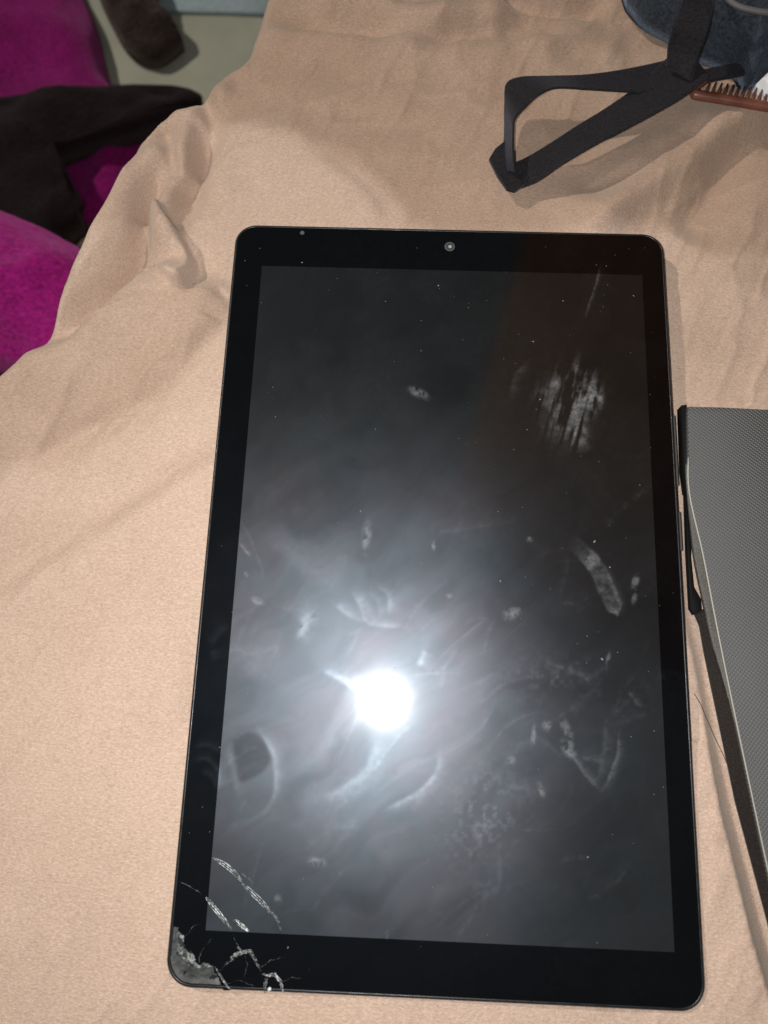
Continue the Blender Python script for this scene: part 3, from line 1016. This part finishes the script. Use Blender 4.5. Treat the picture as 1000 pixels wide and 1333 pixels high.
# dark lower leaf peeping out
leaf = PP([(904, 796), (912, 815), (918, 850), (938, 945), (959, 1045), (1000, 1198), (1075, 1500), (1640, 1480), (1530, 780), (960, 780)], -.0078)
v, f = slab(leaf, -.0095, -.0078, .0003)
obj('back_panel', v, f, M_LEAF, fol, label='dark brown lower panel')
v, f = slab(PP([(888, 527), (894, 526), (895, 548), (898, 552), (899, 636), (895, 640), (891, 610)], -.0035), -.0088, -.0035, .0004)
obj('holder_clip', v, f, M_CLIP, fol)
v, f = slab(PP([(892, 632), (897, 638), (901, 700), (900, 724), (904, 764), (913, 780), (914, 794), (904, 800), (899, 792), (895, 720)], -.0068), -.0092, -.0068, .0002)
obj('holder_clip', v, f, M_CLIP, fol)

# ------------------------------------------------------------------ bag, strap, comb, tissue
bz = CLOTH + .001
bag = thing('bag', 'dark navy fabric bag at the top right with its strap trailing', 'bag', tuple(P(960, 40, CLOTH)))
v, f = pillow(PP([(790, -110), (812, -20), (822, 0), (842, 20), (875, 38), (898, 58), (932, 70), (955, 80), (966, 88), (976, 107), (990, 104), (1050, 96), (1150, 60), (1150, -110)], bz + .008),
              bz + .008, .022, 61, .0035, 45, 20, .5, .006)
obj('body', v, f, M_BAG, bag)
pp = smooth_line(PP([(930, -30), (948, -2), (962, 8), (980, 13), (1000, 16), (1040, 17)], bz + .032), 5)
v, f = tube(pp, .0011, 8); obj('piping', v, f, M_PIPING, bag)


def strap_part(name, ctr, half, thick=.0009, n=18):
    """ctr: list of (u, v, z); half: list of (du, dv, dz_m) half-width in photo px + height"""
    C = np.array([P(u, v_, z) for u, v_, z in ctr])
    W = []
    for (u, v_, z), (du, dv, dz) in zip(ctr, half):
        W.append((P(u + du, v_ + dv, z + dz) - P(u - du, v_ - dv, z - dz)) / 2)
    C = smooth_line(C, n); W = smooth_line(np.array(W), n)
    v, f = ribbon(C, W, thick)
    return obj(name, v, f, M_STRAP, bag, smooth=False)


g = CLOTH
# loop of webbing: out along the top, round the folded tip, back along the bottom
strap_part('strap', [(905, 92, g + .010), (872, 100, g + .013), (815, 105, g + .014), (765, 107, g + .015), (722, 107, g + .016), (690, 112, g + .016), (672, 124, g + .014), (664, 145, g + .012), (663, 170, g + .010), (662, 200, g + .008), (662, 222, g + .006)],
           [(6, 24, .001), (4, 22, .001), (2, 15, .001), (1, 10, .001), (3, 8, .002), (12, 12, .002), (13, 15, .002), (7, 10, .004), (6, 0, .005), (7, 0, .005), (9, 2, .004)])
v, f = slab(PP([(637, 206), (645, 193), (657, 183), (671, 196), (672, 222), (689, 228), (687, 236), (670, 248), (660, 245), (648, 228)], g + .006), g + .0042, g + .0062, .0003)
obj('strap', v, f, M_STRAP, bag, smooth=False)
strap_part('strap', [(668, 230, g + .004), (690, 222, g + .006), (720, 203, g + .010), (760, 178, g + .014), (800, 155, g + .015), (840, 130, g + .015), (875, 104, g + .016), (905, 80, g + .018)],
           [(8, 16, 0), (9, 15, 0), (8, 14, .002), (8, 15, .002), (9, 16, .002), (10, 19, .002), (14, 22, .002), (18, 20, .002)])
# wide band from the bag down to the knot, and the tail under the bag
strap_part('strap', [(912, -30, g + .036), (908, 5, g + .036), (900, 35, g + .032), (890, 65, g + .025), (884, 95, g + .019)],
           [(20, 4, 0), (20, 5, 0), (22, 6, 0), (20, 8, 0), (16, 10, 0)], .002)
strap_part('strap', [(872, 108, g + .012), (900, 104, g + .010), (930, 97, g + .008), (955, 92, g + .008), (985, 86, g + .010)],
           [(2, 11, 0), (1, 10, 0), (2, 8, 0), (3, 8, 0), (3, 8, 0)], .0018)

comb = thing('comb', 'brown plastic comb with teeth up, under the bag at right', 'comb', tuple(P(950, 125, CLOTH)))
_q = PP([(905, 122), (950, 130), (1000, 139), (1060, 147)], CLOTH)
cz = float(blanket_height(_q[:, 0], _q[:, 1]).max()) + .0022
sp = smooth_line(PP([(899, 121), (910, 124), (935, 128), (965, 133), (1000, 139), (1060, 147), (1120, 152)], cz), 5)
rad = np.full(len(sp), .0018); rad[:4] = [.0006, .0013, .0016, .0018]
v, f = tube(sp, rad, 10); obj('spine', v, f, M_COMB, comb)
v, f = tube(smooth_line(PP([(901, 120), (905, 115), (913, 110), (919, 106)], cz), 4), np.linspace(.0016, .0007, 13), 8); obj('end_guard', v, f, M_COMB, comb)
th = None
p0 = P(920, 125, cz)
for k in range(24):
    u = 918 + k * 7.6
    s_ = P(u, 125 + (u - 918) * .145, cz)
    if th is None:
        e_ = P(u + 7, 106, cz)
        v, f = tube(np.array([s_, s_ * .5 + e_ * .5, e_]), [.00075, .00065, .0003], 6)
        th = obj('tooth', v, f, M_COMB, comb)
    else:
        o = th.copy(); COL.objects.link(o); o.parent = comb
        o.location = mathutils.Vector(s_ - p0) + mathutils.Vector(p0 - P(918, 125, cz))
v, f = pillow(PP([(984, 110), (996, 100), (1015, 96), (1040, 108), (1030, 128), (1003, 130), (992, 122)], cz - .001), cz - .001, .006, 77, .002, 160, 8, .5, .006)
obj('tissue', v, f, M_TISSUE, smooth=False, label='crumpled white tissue scrap on the comb at the right edge', cat='tissue')

# dark strand added as the shade line of a crease between tablet and cover
tp_ = smooth_line(PP([(906, 903), (916, 921), (930, 945), (942, 968), (951, 986), (957, 1002)], CLOTH + .004), 6)
tp_[:, 2] = blanket_height(tp_[:, 0], tp_[:, 1]) + .00012
v, f = tube(tp_, .00011, 5)
obj('crease_shade', v, f, M_LEAF, label='thin dark line for the shade of a blanket crease between tablet and cover', cat='crease_shade')
